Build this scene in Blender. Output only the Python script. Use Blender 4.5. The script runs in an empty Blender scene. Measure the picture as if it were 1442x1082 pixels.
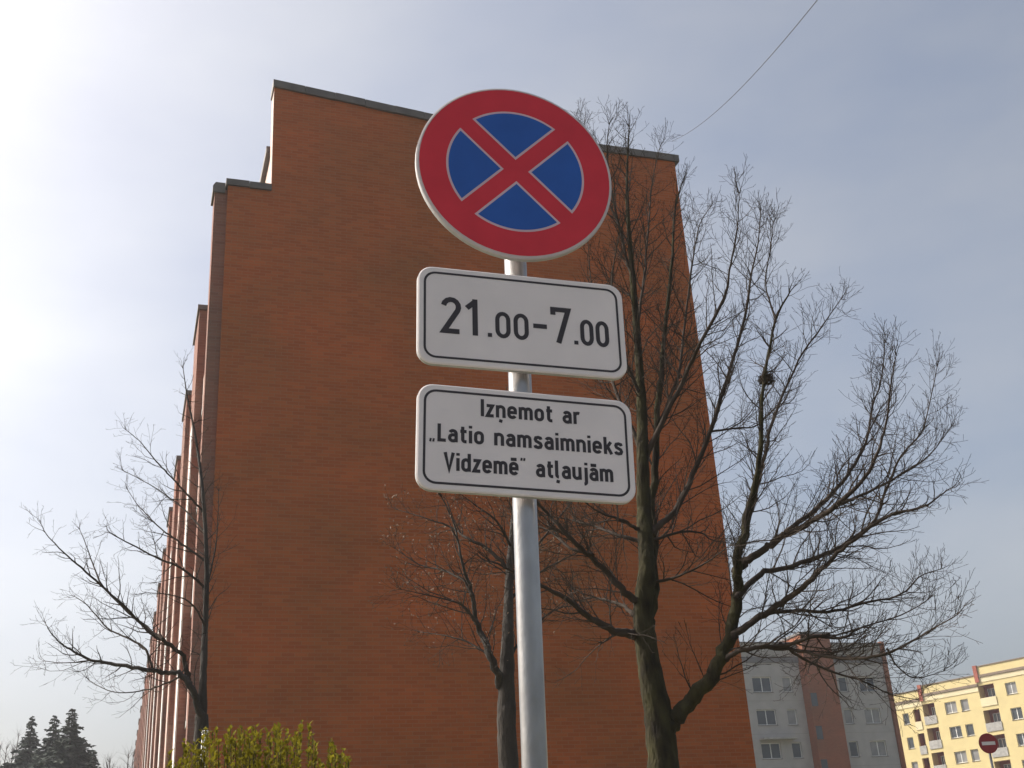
import bpy, math, random
from mathutils import Vector, Matrix, noise
random.seed(7)
scene = bpy.context.scene
COL = scene.collection
R = math.radians

# ------------------------------------------------------------------ camera
FPX, CX, CY = 1680.0, 721.0, 541.0            # focal length and centre of a 1442 x 1082 frame
PITCH, ROLL = math.atan(1680/3789), -math.atan(239/3782)
EYE = Vector((0, 0, 1.6))
_f = Vector((0, math.cos(PITCH), math.sin(PITCH)))
_u0 = Vector((0, -math.sin(PITCH), math.cos(PITCH)))
_r0 = Vector((1, 0, 0))
_r = _r0*math.cos(ROLL) + _u0*math.sin(ROLL)
_u = -_r0*math.sin(ROLL) + _u0*math.cos(ROLL)
cam_d = bpy.data.cameras.new('camera'); cam = bpy.data.objects.new('camera', cam_d); COL.objects.link(cam)
cam_d.sensor_fit = 'HORIZONTAL'; cam_d.sensor_width = 36; cam_d.lens = FPX/1442*36
cam_d.clip_start = .05; cam_d.clip_end = 6000
cam.matrix_world = Matrix(((_r.x, _u.x, -_f.x, EYE.x), (_r.y, _u.y, -_f.y, EYE.y), (_r.z, _u.z, -_f.z, EYE.z), (0, 0, 0, 1)))
scene.camera = cam

# ------------------------------------------------------------------ sky, sun, exposure
SUN_BEARING, SUN_ELEV = -75.0, 42.0           # degrees, bearing measured clockwise from the view direction
w = bpy.data.worlds.new('World'); scene.world = w; w.use_nodes = True
nt = w.node_tree; N = nt.nodes; L = nt.links; N.clear()
sky = N.new('ShaderNodeTexSky'); sky.sky_type = 'NISHITA'; sky.sun_disc = False
sky.sun_elevation = R(SUN_ELEV); sky.sun_rotation = R(SUN_BEARING)
sky.air_density = 1.0; sky.dust_density = 6.5; sky.ozone_density = 1.0; sky.altitude = 50
tc = N.new('ShaderNodeTexCoord'); mp = N.new('ShaderNodeMapping'); mp.inputs['Scale'].default_value = (1.2, 1.2, 3.0)
L.new(tc.outputs['Generated'], mp.inputs['Vector'])
nz = N.new('ShaderNodeTexNoise'); nz.inputs['Scale'].default_value = 3.0; nz.inputs['Detail'].default_value = 5; nz.inputs['Roughness'].default_value = .5
L.new(mp.outputs[0], nz.inputs['Vector'])
rp = N.new('ShaderNodeMapRange'); rp.inputs['From Min'].default_value = .3; rp.inputs['From Max'].default_value = .72
rp.inputs['To Min'].default_value = .24; rp.inputs['To Max'].default_value = .72
L.new(nz.outputs['Fac'], rp.inputs['Value'])
# thin veil of high cloud: the sky's own light, greyed and lifted a little where the veil is thicker
hs = N.new('ShaderNodeHueSaturation'); hs.inputs['Saturation'].default_value = .25; hs.inputs['Value'].default_value = 1.22
L.new(sky.outputs[0], hs.inputs['Color'])
mx = N.new('ShaderNodeMix'); mx.data_type = 'RGBA'
L.new(rp.outputs[0], mx.inputs['Factor']); L.new(sky.outputs[0], mx.inputs[6]); L.new(hs.outputs[0], mx.inputs[7])
bg = N.new('ShaderNodeBackground'); bg.inputs['Strength'].default_value = .15
L.new(mx.outputs[2], bg.inputs['Color'])
out = N.new('ShaderNodeOutputWorld'); L.new(bg.outputs[0], out.inputs['Surface'])
sd = bpy.data.lights.new('sun', 'SUN'); so = bpy.data.objects.new('sun', sd); COL.objects.link(so)
sd.energy = 4.6; sd.angle = R(.6); sd.color = (1, .94, .86)
_sv = Vector((math.sin(R(SUN_BEARING))*math.cos(R(SUN_ELEV)), math.cos(R(SUN_BEARING))*math.cos(R(SUN_ELEV)), math.sin(R(SUN_ELEV))))
so.rotation_euler = _sv.to_track_quat('Z', 'Y').to_euler(); so.location = _sv*60
scene.view_settings.view_transform = 'Standard'; scene.view_settings.look = 'None'
scene.view_settings.gamma = 1; scene.view_settings.exposure = .18; scene.view_settings.use_curve_mapping = False

# ------------------------------------------------------------------ helpers
def at(x, y, D):
    """point in the world seen at photograph pixel (x, y), D metres ahead"""
    d = _f + _r*((x-CX)/FPX) - _u*((y-CY)/FPX)
    return EYE + d*(D/d.y)

class MB:
    def __init__(s): s.v = []; s.f = []; s.m = []
    def quad(s, a, b, c, d, m=0):
        i = len(s.v); s.v += [a, b, c, d]; s.f.append((i, i+1, i+2, i+3)); s.m.append(m)
    def poly(s, pts, m=0):
        i = len(s.v); s.v += list(pts); s.f.append(tuple(range(i, i+len(pts)))); s.m.append(m)
    def box(s, x0, x1, y0, y1, z0, z1, m=0):
        i = len(s.v)
        s.v += [(x0,y0,z0),(x1,y0,z0),(x1,y1,z0),(x0,y1,z0),(x0,y0,z1),(x1,y0,z1),(x1,y1,z1),(x0,y1,z1)]
        for q in ((0,3,2,1),(4,5,6,7),(0,1,5,4),(1,2,6,5),(2,3,7,6),(3,0,4,7)):
            s.f.append(tuple(i+k for k in q)); s.m.append(m)
    def prism(s, pts, y0, y1, m=0):
        """polygon of (x, z) points swept from y0 to y1"""
        n = len(pts); i = len(s.v)
        s.v += [(p[0], y0, p[1]) for p in pts] + [(p[0], y1, p[1]) for p in pts]
        s.f.append(tuple(range(i, i+n))); s.m.append(m)
        s.f.append(tuple(range(i+2*n-1, i+n-1, -1))); s.m.append(m)
        for k in range(n):
            j = (k+1) % n; s.f.append((i+j, i+k, i+n+k, i+n+j)); s.m.append(m)
    def tube(s, pts, rad, sides=6, cap=True):
        n = len(pts)
        if n < 2: return
        pts = [Vector(p) for p in pts]
        t0 = (pts[1]-pts[0]).normalized()
        ref = Vector((1, 0, 0)) if abs(t0.x) < .8 else Vector((0, 1, 0))
        a = t0.cross(ref).normalized(); base = len(s.v)
        for k in range(n):
            t = (pts[min(k+1, n-1)]-pts[max(k-1, 0)])
            if t.length < 1e-9: t = t0
            t.normalize(); a = (a - t*a.dot(t)).normalized(); b = t.cross(a)
            for j in range(sides):
                an = 2*math.pi*j/sides
                s.v.append(tuple(pts[k] + (a*math.cos(an)+b*math.sin(an))*rad[k]))
        for k in range(n-1):
            for j in range(sides):
                j2 = (j+1) % sides
                s.f.append((base+k*sides+j, base+k*sides+j2, base+(k+1)*sides+j2, base+(k+1)*sides+j)); s.m.append(0)
        if cap:
            s.f.append(tuple(base+j for j in reversed(range(sides)))); s.m.append(0)
            s.f.append(tuple(base+(n-1)*sides+j for j in range(sides))); s.m.append(0)
    def mesh(s, name, mats, smooth=False):
        me = bpy.data.meshes.new(name); me.from_pydata([tuple(v) for v in s.v], [], s.f); me.update()
        for m in (mats if isinstance(mats, (list, tuple)) else [mats]): me.materials.append(m)
        me.polygons.foreach_set("material_index", s.m)
        if smooth: me.polygons.foreach_set('use_smooth', [True]*len(me.polygons))
        return me
    def build(s, name, mats, parent=None, smooth=False, bevel=0, **kw):
        return link(name, s.mesh(name, mats, smooth), parent, bevel)

def link(name, me, parent=None, bevel=0, loc=None):
    o = bpy.data.objects.new(name, me); COL.objects.link(o)
    if parent: o.parent = parent
    if loc: o.location = loc
    if bevel:
        b = o.modifiers.new('bevel', 'BEVEL'); b.width = bevel; b.segments = 2; b.limit_method = 'ANGLE'
    return o
def tag(o, label=None, cat=None, group=None, kind=None):
    if label: o['label'] = label
    if cat: o['category'] = cat
    if group: o['group'] = group
    if kind: o['kind'] = kind
    return o
def thing(name, loc, label, cat, group=None, rz=0):
    o = bpy.data.objects.new(name, None); COL.objects.link(o); o.location = loc; o.rotation_euler = (0, 0, rz)
    o.empty_display_size = .2
    return tag(o, label, cat, group)

def mat(name, col, rough=.8, metal=0, var=.15, scale=3.0, bump=0, bscale=40, col2=None, detail=6, spec=.5, stretch=(1,1,1)):
    m = bpy.data.materials.new(name); m.use_nodes = True
    t = m.node_tree; b = t.nodes['Principled BSDF']
    b.inputs['Roughness'].default_value = rough; b.inputs['Metallic'].default_value = metal
    b.inputs['Specular IOR Level'].default_value = spec
    c = t.nodes.new('ShaderNodeTexCoord'); mpn = t.nodes.new('ShaderNodeMapping'); mpn.inputs['Scale'].default_value = stretch
    t.links.new(c.outputs['Object'], mpn.inputs['Vector'])
    n = t.nodes.new('ShaderNodeTexNoise'); n.inputs['Scale'].default_value = scale; n.inputs['Detail'].default_value = detail
    t.links.new(mpn.outputs[0], n.inputs['Vector'])
    r = t.nodes.new('ShaderNodeValToRGB'); r.color_ramp.elements[0].position = .3; r.color_ramp.elements[1].position = .7
    c2 = col2 or tuple(min(1, x*(1+var)) for x in col)
    c1 = col if col2 else tuple(x*(1-var) for x in col)
    r.color_ramp.elements[0].color = (*c1, 1); r.color_ramp.elements[1].color = (*c2, 1)
    t.links.new(n.outputs['Fac'], r.inputs['Fac']); t.links.new(r.outputs[0], b.inputs['Base Color'])
    if bump:
        n2 = t.nodes.new('ShaderNodeTexNoise'); n2.inputs['Scale'].default_value = bscale; n2.inputs['Detail'].default_value = 8
        t.links.new(mpn.outputs[0], n2.inputs['Vector'])
        bp = t.nodes.new('ShaderNodeBump'); bp.inputs['Strength'].default_value = bump; bp.inputs['Distance'].default_value = .035 if bump >= .9 else .02
        t.links.new(n2.outputs['Fac'], bp.inputs['Height']); t.links.new(bp.outputs[0], b.inputs['Normal'])
    return m

def brick_mat(name, a, b_, mortar, patch=.85):
    m = bpy.data.materials.new(name); m.use_nodes = True
    t = m.node_tree; b = t.nodes['Principled BSDF']; b.inputs['Roughness'].default_value = .9; b.inputs['Specular IOR Level'].default_value = .25
    A = t.nodes.new; K = t.links.new
    c = A('ShaderNodeTexCoord'); s = A('ShaderNodeSeparateXYZ'); K(c.outputs['Object'], s.inputs[0])
    ad = A('ShaderNodeMath'); K(s.outputs[0], ad.inputs[0]); K(s.outputs[1], ad.inputs[1])
    cb = A('ShaderNodeCombineXYZ'); K(ad.outputs[0], cb.inputs[0]); K(s.outputs[2], cb.inputs[1])
    br = A('ShaderNodeTexBrick'); br.inputs['Scale'].default_value = 1; br.inputs['Brick Width'].default_value = .26
    br.inputs['Row Height'].default_value = .077; br.inputs['Mortar Size'].default_value = .009; br.inputs['Mortar Smooth'].default_value = .3
    br.inputs['Color1'].default_value = (*a, 1); br.inputs['Color2'].default_value = (*b_, 1); br.inputs['Mortar'].default_value = (*mortar, 1)
    K(cb.outputs[0], br.inputs['Vector'])
    # broad batches of browner and redder bricks, in lifts that run with the courses
    mp1 = A('ShaderNodeMapping'); mp1.inputs['Scale'].default_value = (.32, .42, 1); K(cb.outputs[0], mp1.inputs[0])
    n1 = A('ShaderNodeTexNoise'); n1.inputs['Scale'].default_value = 1.0; n1.inputs['Detail'].default_value = 7; n1.inputs['Roughness'].default_value = .62
    K(mp1.outputs[0], n1.inputs['Vector'])
    r1 = A('ShaderNodeValToRGB'); e = r1.color_ramp.elements
    e[0].position = .32; e[0].color = (.74, .88, .98, 1); e[1].position = .7; e[1].color = (1.18, .98, .95, 1)
    K(n1.outputs['Fac'], r1.inputs[0])
    mu = A('ShaderNodeMix'); mu.data_type = 'RGBA'; mu.blend_type = 'MULTIPLY'; mu.inputs['Factor'].default_value = patch
    K(br.outputs['Color'], mu.inputs[6]); K(r1.outputs[0], mu.inputs[7])
    # lift lines: slightly darker courses here and there
    mp2 = A('ShaderNodeMapping'); mp2.inputs['Scale'].default_value = (.12, 6.5, 1); K(cb.outputs[0], mp2.inputs[0])
    n2 = A('ShaderNodeTexNoise'); n2.inputs['Scale'].default_value = 1.0; n2.inputs['Detail'].default_value = 4; K(mp2.outputs[0], n2.inputs['Vector'])
    r2 = A('ShaderNodeMapRange'); r2.inputs['From Min'].default_value = .3; r2.inputs['From Max'].default_value = .7
    r2.inputs['To Min'].default_value = .82; r2.inputs['To Max'].default_value = 1.1; K(n2.outputs['Fac'], r2.inputs[0])
    mv = A('ShaderNodeMix'); mv.data_type = 'RGBA'; mv.blend_type = 'MULTIPLY'; mv.inputs['Factor'].default_value = .22
    K(mu.outputs[2], mv.inputs[6]); K(r2.outputs[0], mv.inputs[7]); K(mv.outputs[2], b.inputs['Base Color'])
    bp = A('ShaderNodeBump'); bp.inputs['Strength'].default_value = .5; bp.inputs['Distance'].default_value = .01; bp.invert = True
    K(br.outputs['Fac'], bp.inputs['Height']); K(bp.outputs[0], b.inputs['Normal'])
    return m

M = {}
M['brick'] = brick_mat('red_brick', (.41, .120, .036), (.325, .089, .026), (.34, .146, .066))
M['brick2'] = brick_mat('stair_brick', (.28, .098, .045), (.23, .078, .035), (.22, .115, .065))
M['bay_brick'] = brick_mat('bay_brick', (.27, .135, .095), (.22, .105, .075), (.25, .15, .11))
M['zinc'] = mat('roof_sheet', (.125, .112, .104), .6, .25, .25, 2.5, .2, 12)
M['pale_pink'] = mat('pale_pink_wall', (.62, .46, .40), .9, var=.08, bump=.2, bscale=30)
M['concrete'] = mat('concrete', (.36, .35, .33), .9, var=.2, bump=.3)
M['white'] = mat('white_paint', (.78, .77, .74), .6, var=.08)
M['grey_panel'] = mat('grey_panel', (.37, .36, .35), .9, var=.10, scale=1.2, bump=.2, bscale=12)
M['grey_band'] = mat('grey_band', (.15, .15, .155), .85, var=.15)
M['grey_parapet'] = mat('grey_parapet', (.31, .30, .28), .9, var=.15, scale=1.5)
M['yellow'] = mat('yellow_render', (.63, .52, .26), .9, var=.06, scale=.8)
M['yellow_pale'] = mat('pale_yellow_render', (.68, .59, .38), .9, var=.06, scale=.8)
M['cornice'] = mat('brown_cornice', (.20, .15, .11), .8, var=.15)
M['redbrown'] = mat('red_brown_render', (.30, .09, .06), .9, var=.15)
M['frame'] = mat('window_frame', (.72, .72, .70), .5, var=.05)
M['glass'] = mat('window_glass', (.05, .06, .07), .06, var=.3, scale=.6)
M['glass2'] = mat('curtained_glass', (.22, .22, .22), .12, var=.3, scale=.7)
M['galv'] = mat('galvanised_steel', (.31, .305, .30), .32, .86, .18, 14, .08, 60, stretch=(1, 1, .5))
M['alu'] = mat('sign_edge_metal', (.45, .44, .42), .45, .35, .10, 20)
M['signwhite'] = mat('sign_white_sheeting', (.77, .70, .665), .45, var=.045, scale=7)
M['signgrey'] = mat('sign_rim_sheeting', (.55, .49, .47), .45, var=.04, scale=5)
M['signred'] = mat('sign_red_sheeting', (.62, .030, .045), .42, var=.07, scale=9, spec=.3)
M['farred'] = mat('shaded_red_sheeting', (.30, .030, .030), .6, var=.1, scale=6)  # sign red darkened, so the far disc's shade is in its colour
M['signblue'] = mat('sign_blue_sheeting', (.018, .095, .38), .42, var=.08, scale=9, spec=.3)
M['signline'] = mat('sign_line_sheeting', (.62, .44, .46), .45, var=.03, scale=5)
M['ink'] = mat('sign_black_print', (.030, .022, .024), .5, var=.1, scale=20)
M['bark'] = mat('mossy_bark', (.018, .014, .010), .98, var=.2, scale=12, bump=1.0, bscale=26, col2=(.050, .045, .021), spec=.15, stretch=(1, 1, .35))
M['bark_dark'] = mat('dark_bark', (.026, .020, .016), .95, var=.2, scale=5, bump=.9, bscale=28, col2=(.050, .041, .032), stretch=(1, 1, .35))
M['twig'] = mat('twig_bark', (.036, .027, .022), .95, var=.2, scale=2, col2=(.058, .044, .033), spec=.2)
M['bud'] = mat('brown_buds', (.16, .10, .055), .8, var=.3, scale=3)
M['leaf'] = mat('yellow_green_leaf', (.125, .110, .010), .85, var=.3, scale=9, col2=(.25, .215, .020), spec=.08)
_t = M['leaf'].node_tree; _tr = _t.nodes.new('ShaderNodeBsdfTranslucent'); _mx = _t.nodes.new('ShaderNodeMixShader'); _mx.inputs[0].default_value = .4
_pb = _t.nodes['Principled BSDF']; _t.links.new(_pb.inputs['Base Color'].links[0].from_socket, _tr.inputs['Color'])
_t.links.new(_pb.outputs[0], _mx.inputs[1]); _t.links.new(_tr.outputs[0], _mx.inputs[2]); _t.links.new(_mx.outputs[0], _t.nodes['Material Output'].inputs['Surface'])
M['shoot'] = mat('green_brown_shoots', (.075, .060, .018), .9, var=.3, scale=8, spec=.1)
M['needle'] = mat('spruce_needles', (.022, .036, .026), .9, var=.3, scale=.8, col2=(.040, .058, .036))
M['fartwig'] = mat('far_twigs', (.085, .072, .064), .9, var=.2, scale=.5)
M['cable'] = mat('black_cable', (.05, .05, .055), .7, var=.1)
M['grass'] = mat('lawn_grass', (.10, .10, .045), .95, var=.3, scale=.6, bump=.6, bscale=30, col2=(.17, .155, .085))
M['asphalt'] = mat('asphalt', (.085, .085, .085), .9, var=.2, scale=6, bump=.4, bscale=90)
M['paving'] = mat('paving', (.24, .235, .22), .9, var=.15, scale=3, bump=.3, bscale=60)

# ------------------------------------------------------------------ ground (below the frame, carries the scene and bounces its light)
g = MB(); S = 2500
g.quad((-S,-S,0),(S,-S,0),(S,S,0),(-S,S,0)); tag(g.build('ground', M['grass']), 'lawn around the apartment blocks', kind='structure')
TH = R(18.6)
EG = Vector((math.cos(TH), math.sin(TH), 0)); EF = Vector((-math.sin(TH), math.cos(TH), 0))
def strip(name, y0, y1, z, m, h=.0):
    mb = MB(); mb.box(-90, 90, y0, y1, z-.12, z)
    o = mb.build(name, m); o.rotation_euler = (0, 0, TH); return tag(o, kind='structure')
strip('road', -9.0, 1.3, .004, M['asphalt'])
strip('kerb', 1.3, 1.45, .125, M['concrete'])
strip('pavement', 1.45, 2.55, .11, M['paving'])

# ------------------------------------------------------------------ window and wall builders
def holed_wall(mb, x0, x1, z0, z1, y, holes, depth=.2, m=0):
    xs = sorted({x0, x1, *[h[0] for h in holes], *[h[1] for h in holes]}); zs = sorted({z0, z1, *[h[2] for h in holes], *[h[3] for h in holes]})
    for i in range(len(xs)-1):
        for j in range(len(zs)-1):
            cx, cz = (xs[i]+xs[i+1])/2, (zs[j]+zs[j+1])/2
            if any(h[0] < cx < h[1] and h[2] < cz < h[3] for h in holes): continue
            mb.quad((xs[i],y,zs[j]),(xs[i+1],y,zs[j]),(xs[i+1],y,zs[j+1]),(xs[i],y,zs[j+1]), m)
    for a, b, c, d in holes:
        mb.quad((a,y,c),(a,y+depth,c),(a,y+depth,d),(a,y,d), m); mb.quad((b,y,c),(b,y,d),(b,y+depth,d),(b,y+depth,c), m)
        mb.quad((a,y,c),(b,y,c),(b,y+depth,c),(a,y+depth,c), m); mb.quad((a,y,d),(a,y+depth,d),(b,y+depth,d),(b,y,d), m)
WCACHE = {}
def window(parent, x0, x1, z0, z1, y, leaves=2, glass='glass', sill=True, rot=None):
    k = (round(x1-x0, 2), round(z1-z0, 2), leaves, glass)
    if k not in WCACHE:
        wd, ht = x1-x0, z1-z0; f = MB(); t = .07
        f.box(0, wd, 0, .06, 0, t); f.box(0, wd, 0, .06, ht-t, ht); f.box(0, t, .001, .059, t, ht-t); f.box(wd-t, wd, .001, .059, t, ht-t)
        for q in range(1, leaves): f.box(wd*q/leaves-t*.6, wd*q/leaves+t*.6, .001, .059, t, ht-t)
        s_ = MB(); s_.box(-.05, wd+.05, -.22, 0, -.05, -.01)
        p = MB(); p.box(t*.5, wd-t*.5, .02, .04, t*.5, ht-t*.5)
        WCACHE[k] = (f.mesh('window', M['frame']), p.mesh('pane', M[glass]), s_.mesh('sill', M['zinc']))
    a, b, c = WCACHE[k]
    o = link('window', a, parent, loc=(x0, y, z0)); link('pane', b, o)
    if sill: link('sill', c, o)
    if rot: o.rotation_euler = (0, 0, rot)
    return o

# ------------------------------------------------------------------ the red brick apartment block
corner = at(300, 720, 23.0); corner.z = 0
def on_gable(x, y):
    d = _f + _r*((x-CX)/FPX) - _u*((y-CY)/FPX); t = (corner-EYE).dot(EF)/d.dot(EF); P = EYE+d*t
    return (P-corner).dot(EG), P.z
blk = thing('brick_apartment_block', corner, 'tall red brick apartment block with a windowless gable and stepped roof behind the sign', 'building', rz=TH)
GW = on_gable(1000, 600)[0]
gx1, ztop = on_gable(388, 114); gx2 = 6.9
z2 = on_gable(700, 184)[1]; z3 = on_gable(945, 219)[1]
zl = on_gable(350, 262)[1]; gs = on_gable(383, 256)[0]
prof = [(0, -.3), (GW, -.3), (GW, z3-.10), (gx2, z2-.10), (gs, ztop-.10), (gs, zl), (0, zl)]
mb = MB(); mb.prism(prof, 0, .45); mb.build('gable_wall', M['brick'], blk)
LEN = 100.0
mb = MB(); mb.box(-.28, -.002, .10, .62, -.3, zl-.12); mb.build('corner_pier', M['bay_brick'], blk)
# copings: folded sheet in lengths with a lap between them
def coping(pts_from, pts_to, n, name, over0=.0, over1=.0, th=.17):
    (xa, za), (xb, zb) = pts_from, pts_to
    for i in range(n):
        t0, t1 = i/n, (i+1)/n
        x0, x1 = xa+(xb-xa)*t0, xa+(xb-xa)*t1; h0, h1 = za+(zb-za)*t0, za+(zb-za)*t1
        if i == 0: x0 -= over0
        if i == n-1: x1 += over1
        j = random.uniform(-.012, .012); e = .004
        m_ = MB(); m_.prism([(x0+e, h0-th+j), (x1-e, h1-th+j), (x1-e, h1+j), (x0+e, h0+j)], -.06+j*.5, .52)
        m_.build(name, M['zinc'], blk)
coping((gs-.01, ztop), (gx2, z2), 8, 'coping_sheet', .03, 0, .20)
coping((gx2, z2), (GW, z3), 5, 'coping_sheet', 0, .12, .20)
coping((-.02, zl+.1), (gs-.005, zl+.1), 2, 'coping_sheet', .03, 0, .16)
mb = MB(); mb.prism([(-.33, zl-.22), (-.055, zl-.22), (-.055, zl+.04), (-.27, zl+.04), (-.33, zl-.06)], .05, .68); mb.build('pier_cap', M['zinc'], blk)
# body behind the gable, attic set back behind a parapet
zat = on_gable(380, 187)[1]
FX = .62                                        # facade plane of the recessed bays
mb = MB(); mb.box(FX, GW-.02, .452, LEN, -.3, zl-.25); mb.build('body_wall', M['brick'], blk)
mb = MB(); mb.box(FX-.08, GW+.1, .53, LEN+.1, zl-.248, zl-.09); mb.build('roof_slab', M['zinc'], blk)
mb = MB(); mb.box(gs+.012, GW-.3, .453, LEN-.5, zl-.088, zat-.2); mb.build('attic_wall', M['pale_pink'], blk)
mb = MB(); mb.box(gs-.10, GW-.2, .525, LEN-.4, zat-.198, zat-.02); mb.build('attic_roof', M['zinc'], blk)
mb = MB(); mb.box(gs-.014, gs-.002, .003, .449, zl+.12, ztop-.31); mb.build('parapet_end', M['pale_pink'], blk)
# long side: projecting bays with loggias between them
FLOORS = 6; FH = (zl-1.6)/FLOORS
bay_y = [5.8+5.8*k for k in range(16)]
PX = -.24
for k, y in enumerate(bay_y):
    bw = 2.2
    b_ = MB(); b_.box(PX, FX-.004, y, y+bw, -.3, zl-.30); b_.build('bay', M['bay_brick'], blk)
    c_ = MB(); c_.box(PX-.05, FX+.05, y-.05, y+bw+.05, zl-.298, zl-.16); c_.build('bay_cap', M['zinc'], blk)
    if k < 8:
        c_ = MB(); c_.box(PX-.03, PX-.002, y+.10, y+.85, .4, zl-3.6-.35*(k % 2)); c_.build('bay_glare_strip', M['white' if k % 2 == 0 else 'pale_pink'], blk)  # sun glare on the bay front, put in as a pale strip
gaps = [(.62, 5.8)] + [(y+2.2, y+5.8) for y in bay_y[:-1]]
rail = MB(); rail.box(0, .10, 0, 1, 0, .95)
for k, (a, b) in enumerate(gaps[:9]):
    for fl in range(FLOORS):
        z = .9+fl*FH
        s_ = MB(); s_.box(-.06, FX-.003, a+.02, b-.02, z-.16, z); o = s_.build('balcony_slab', M['concrete'], blk)
        p_ = MB(); p_.box(-.05, .03, a+.03, b-.03, z+.003, z+.95); p_.build('parapet', M['pale_pink' if (k+fl) % 3 else 'white'], o)
        if k < 5:
            wo = window(blk, 0, 1.3, z+.5, z+1.9, 0, 2, sill=False); wo.location = (FX-.03, a+2.0, z+.5); wo.rotation_euler = (0, 0, -math.pi/2)

# ------------------------------------------------------------------ the grey block behind on the right
go = at(1051, 1000, 113.0); go.z = 0
gry = thing('grey_panel_block', go, 'grey apartment block with a red brick stair column, far right beyond the brick gable', 'building', rz=TH)
def on_plane(o, ex, ey, x, y):
    d = _f + _r*((x-CX)/FPX) - _u*((y-CY)/FPX); t = (o-EYE).dot(ey)/d.dot(ey); P = EYE+d*t
    return (P-o).dot(ex), P.z
G = lambda x, y: on_plane(go, EG, EF, x, y)
gtop = G(1150, 905)[1]; xa0 = -9.0
xa1 = G(1128, 960)[0]; xb0 = G(1175, 960)[0]; xb1 = G(1247, 960)[0]
gfh = G(1100, 962)[1]-G(1100, 1008)[1]; zc0 = G(1100, 964)[1]
def slab(x0, x1, cols, name):
    holes = []
    for fl in range(7):
        zc = zc0-fl*gfh
        for (a, b, _) in cols: holes.append((a, b, zc-.70, zc+.70))
    m_ = MB(); holed_wall(m_, x0, x1, -.3, gtop-1.95, 0, holes, .25)
    m_.quad((x1,0,-.3),(x1,12,-.3),(x1,12,gtop-1.95),(x1,0,gtop-1.95)); m_.quad((x0,0,-.3),(x0,0,gtop-1.95),(x0,12,gtop-1.95),(x0,12,-.3))
    m_.build(name, M['grey_panel'], gry)
    m_ = MB(); m_.box(x0-.01, x1+.01, -.10, 12, gtop-1.945, gtop-1.40); m_.build('roof_band', M['grey_band'], gry)
    m_ = MB(); m_.box(x0, x1, -.02, 12, gtop-1.396, gtop-.12); m_.build('parapet', M['grey_parapet'], gry)
    m_ = MB(); m_.box(x0-.06, x1+.06, -.10, 12.1, gtop-.116, gtop); m_.build('coping_sheet', M['zinc'], gry)
    for fl in range(7):
        zc = zc0-fl*gfh
        for (a, b, n) in cols: window(gry, a, b, zc-.70, zc+.70, .14, n, random.choice(['glass', 'glass', 'glass2']))
    for fl in range(1, 8):
        m_ = MB(); m_.box(x0+.02, x1-.02, -.012, .0, zc0-fl*gfh+gfh/2-.03, zc0-fl*gfh+gfh/2+.01); m_.build('panel_joint', M['grey_parapet'], gry)
gx = lambda zx: G(1030+zx/5.358, 1010)[0]
slab(xa0, xa1, [(gx(195), gx(340), 2), (gx(425), gx(495), 1), (-4.5, -3.1, 2), (-7.5, -6.1, 2)], 'panel_wall')
slab(xb0, xb1, [(gx(855), gx(920), 1), (gx(1010), gx(1130), 2)], 'panel_wall')
m_ = MB(); m_.box(xa1+.005, xb0-.45, -1.1, 11.9, -.3, gtop+.55); m_.build('stair_column', M['brick2'], gry)
m_ = MB(); m_.box(xa1-.1, xb0-.34, -1.2, 12.0, gtop+.553, gtop+.75); m_.build('column_cap', M['zinc'], gry)
m_ = MB(); m_.box(xb0-.449, xb0-.002, .5, 11.9, -.3, gtop-.5); m_.build('recess_wall', M['redbrown'], gry)
m_ = MB(); m_.box(xb1+.062, xb1+.42, -.25, 12, -.3, gtop+.1); m_.build('end_pier', M['brick2'], gry)
for fl in range(6):
    zc = zc0-fl*gfh-1.3
    m_ = MB(); m_.box(xa1+.12, xa1+.75, -1.14, -1.104, zc-.9, zc+.3); o = m_.build('stair_window', M['glass'], gry)
for fl in (1, 3):
    zc = zc0-fl*gfh
    m_ = MB(); m_.box(gx(195)-.1, gx(440), -.9, -.003, zc-1.15-.9, zc-1.0-.9); o = m_.build('balcony_slab', M['concrete'], gry)


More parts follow.
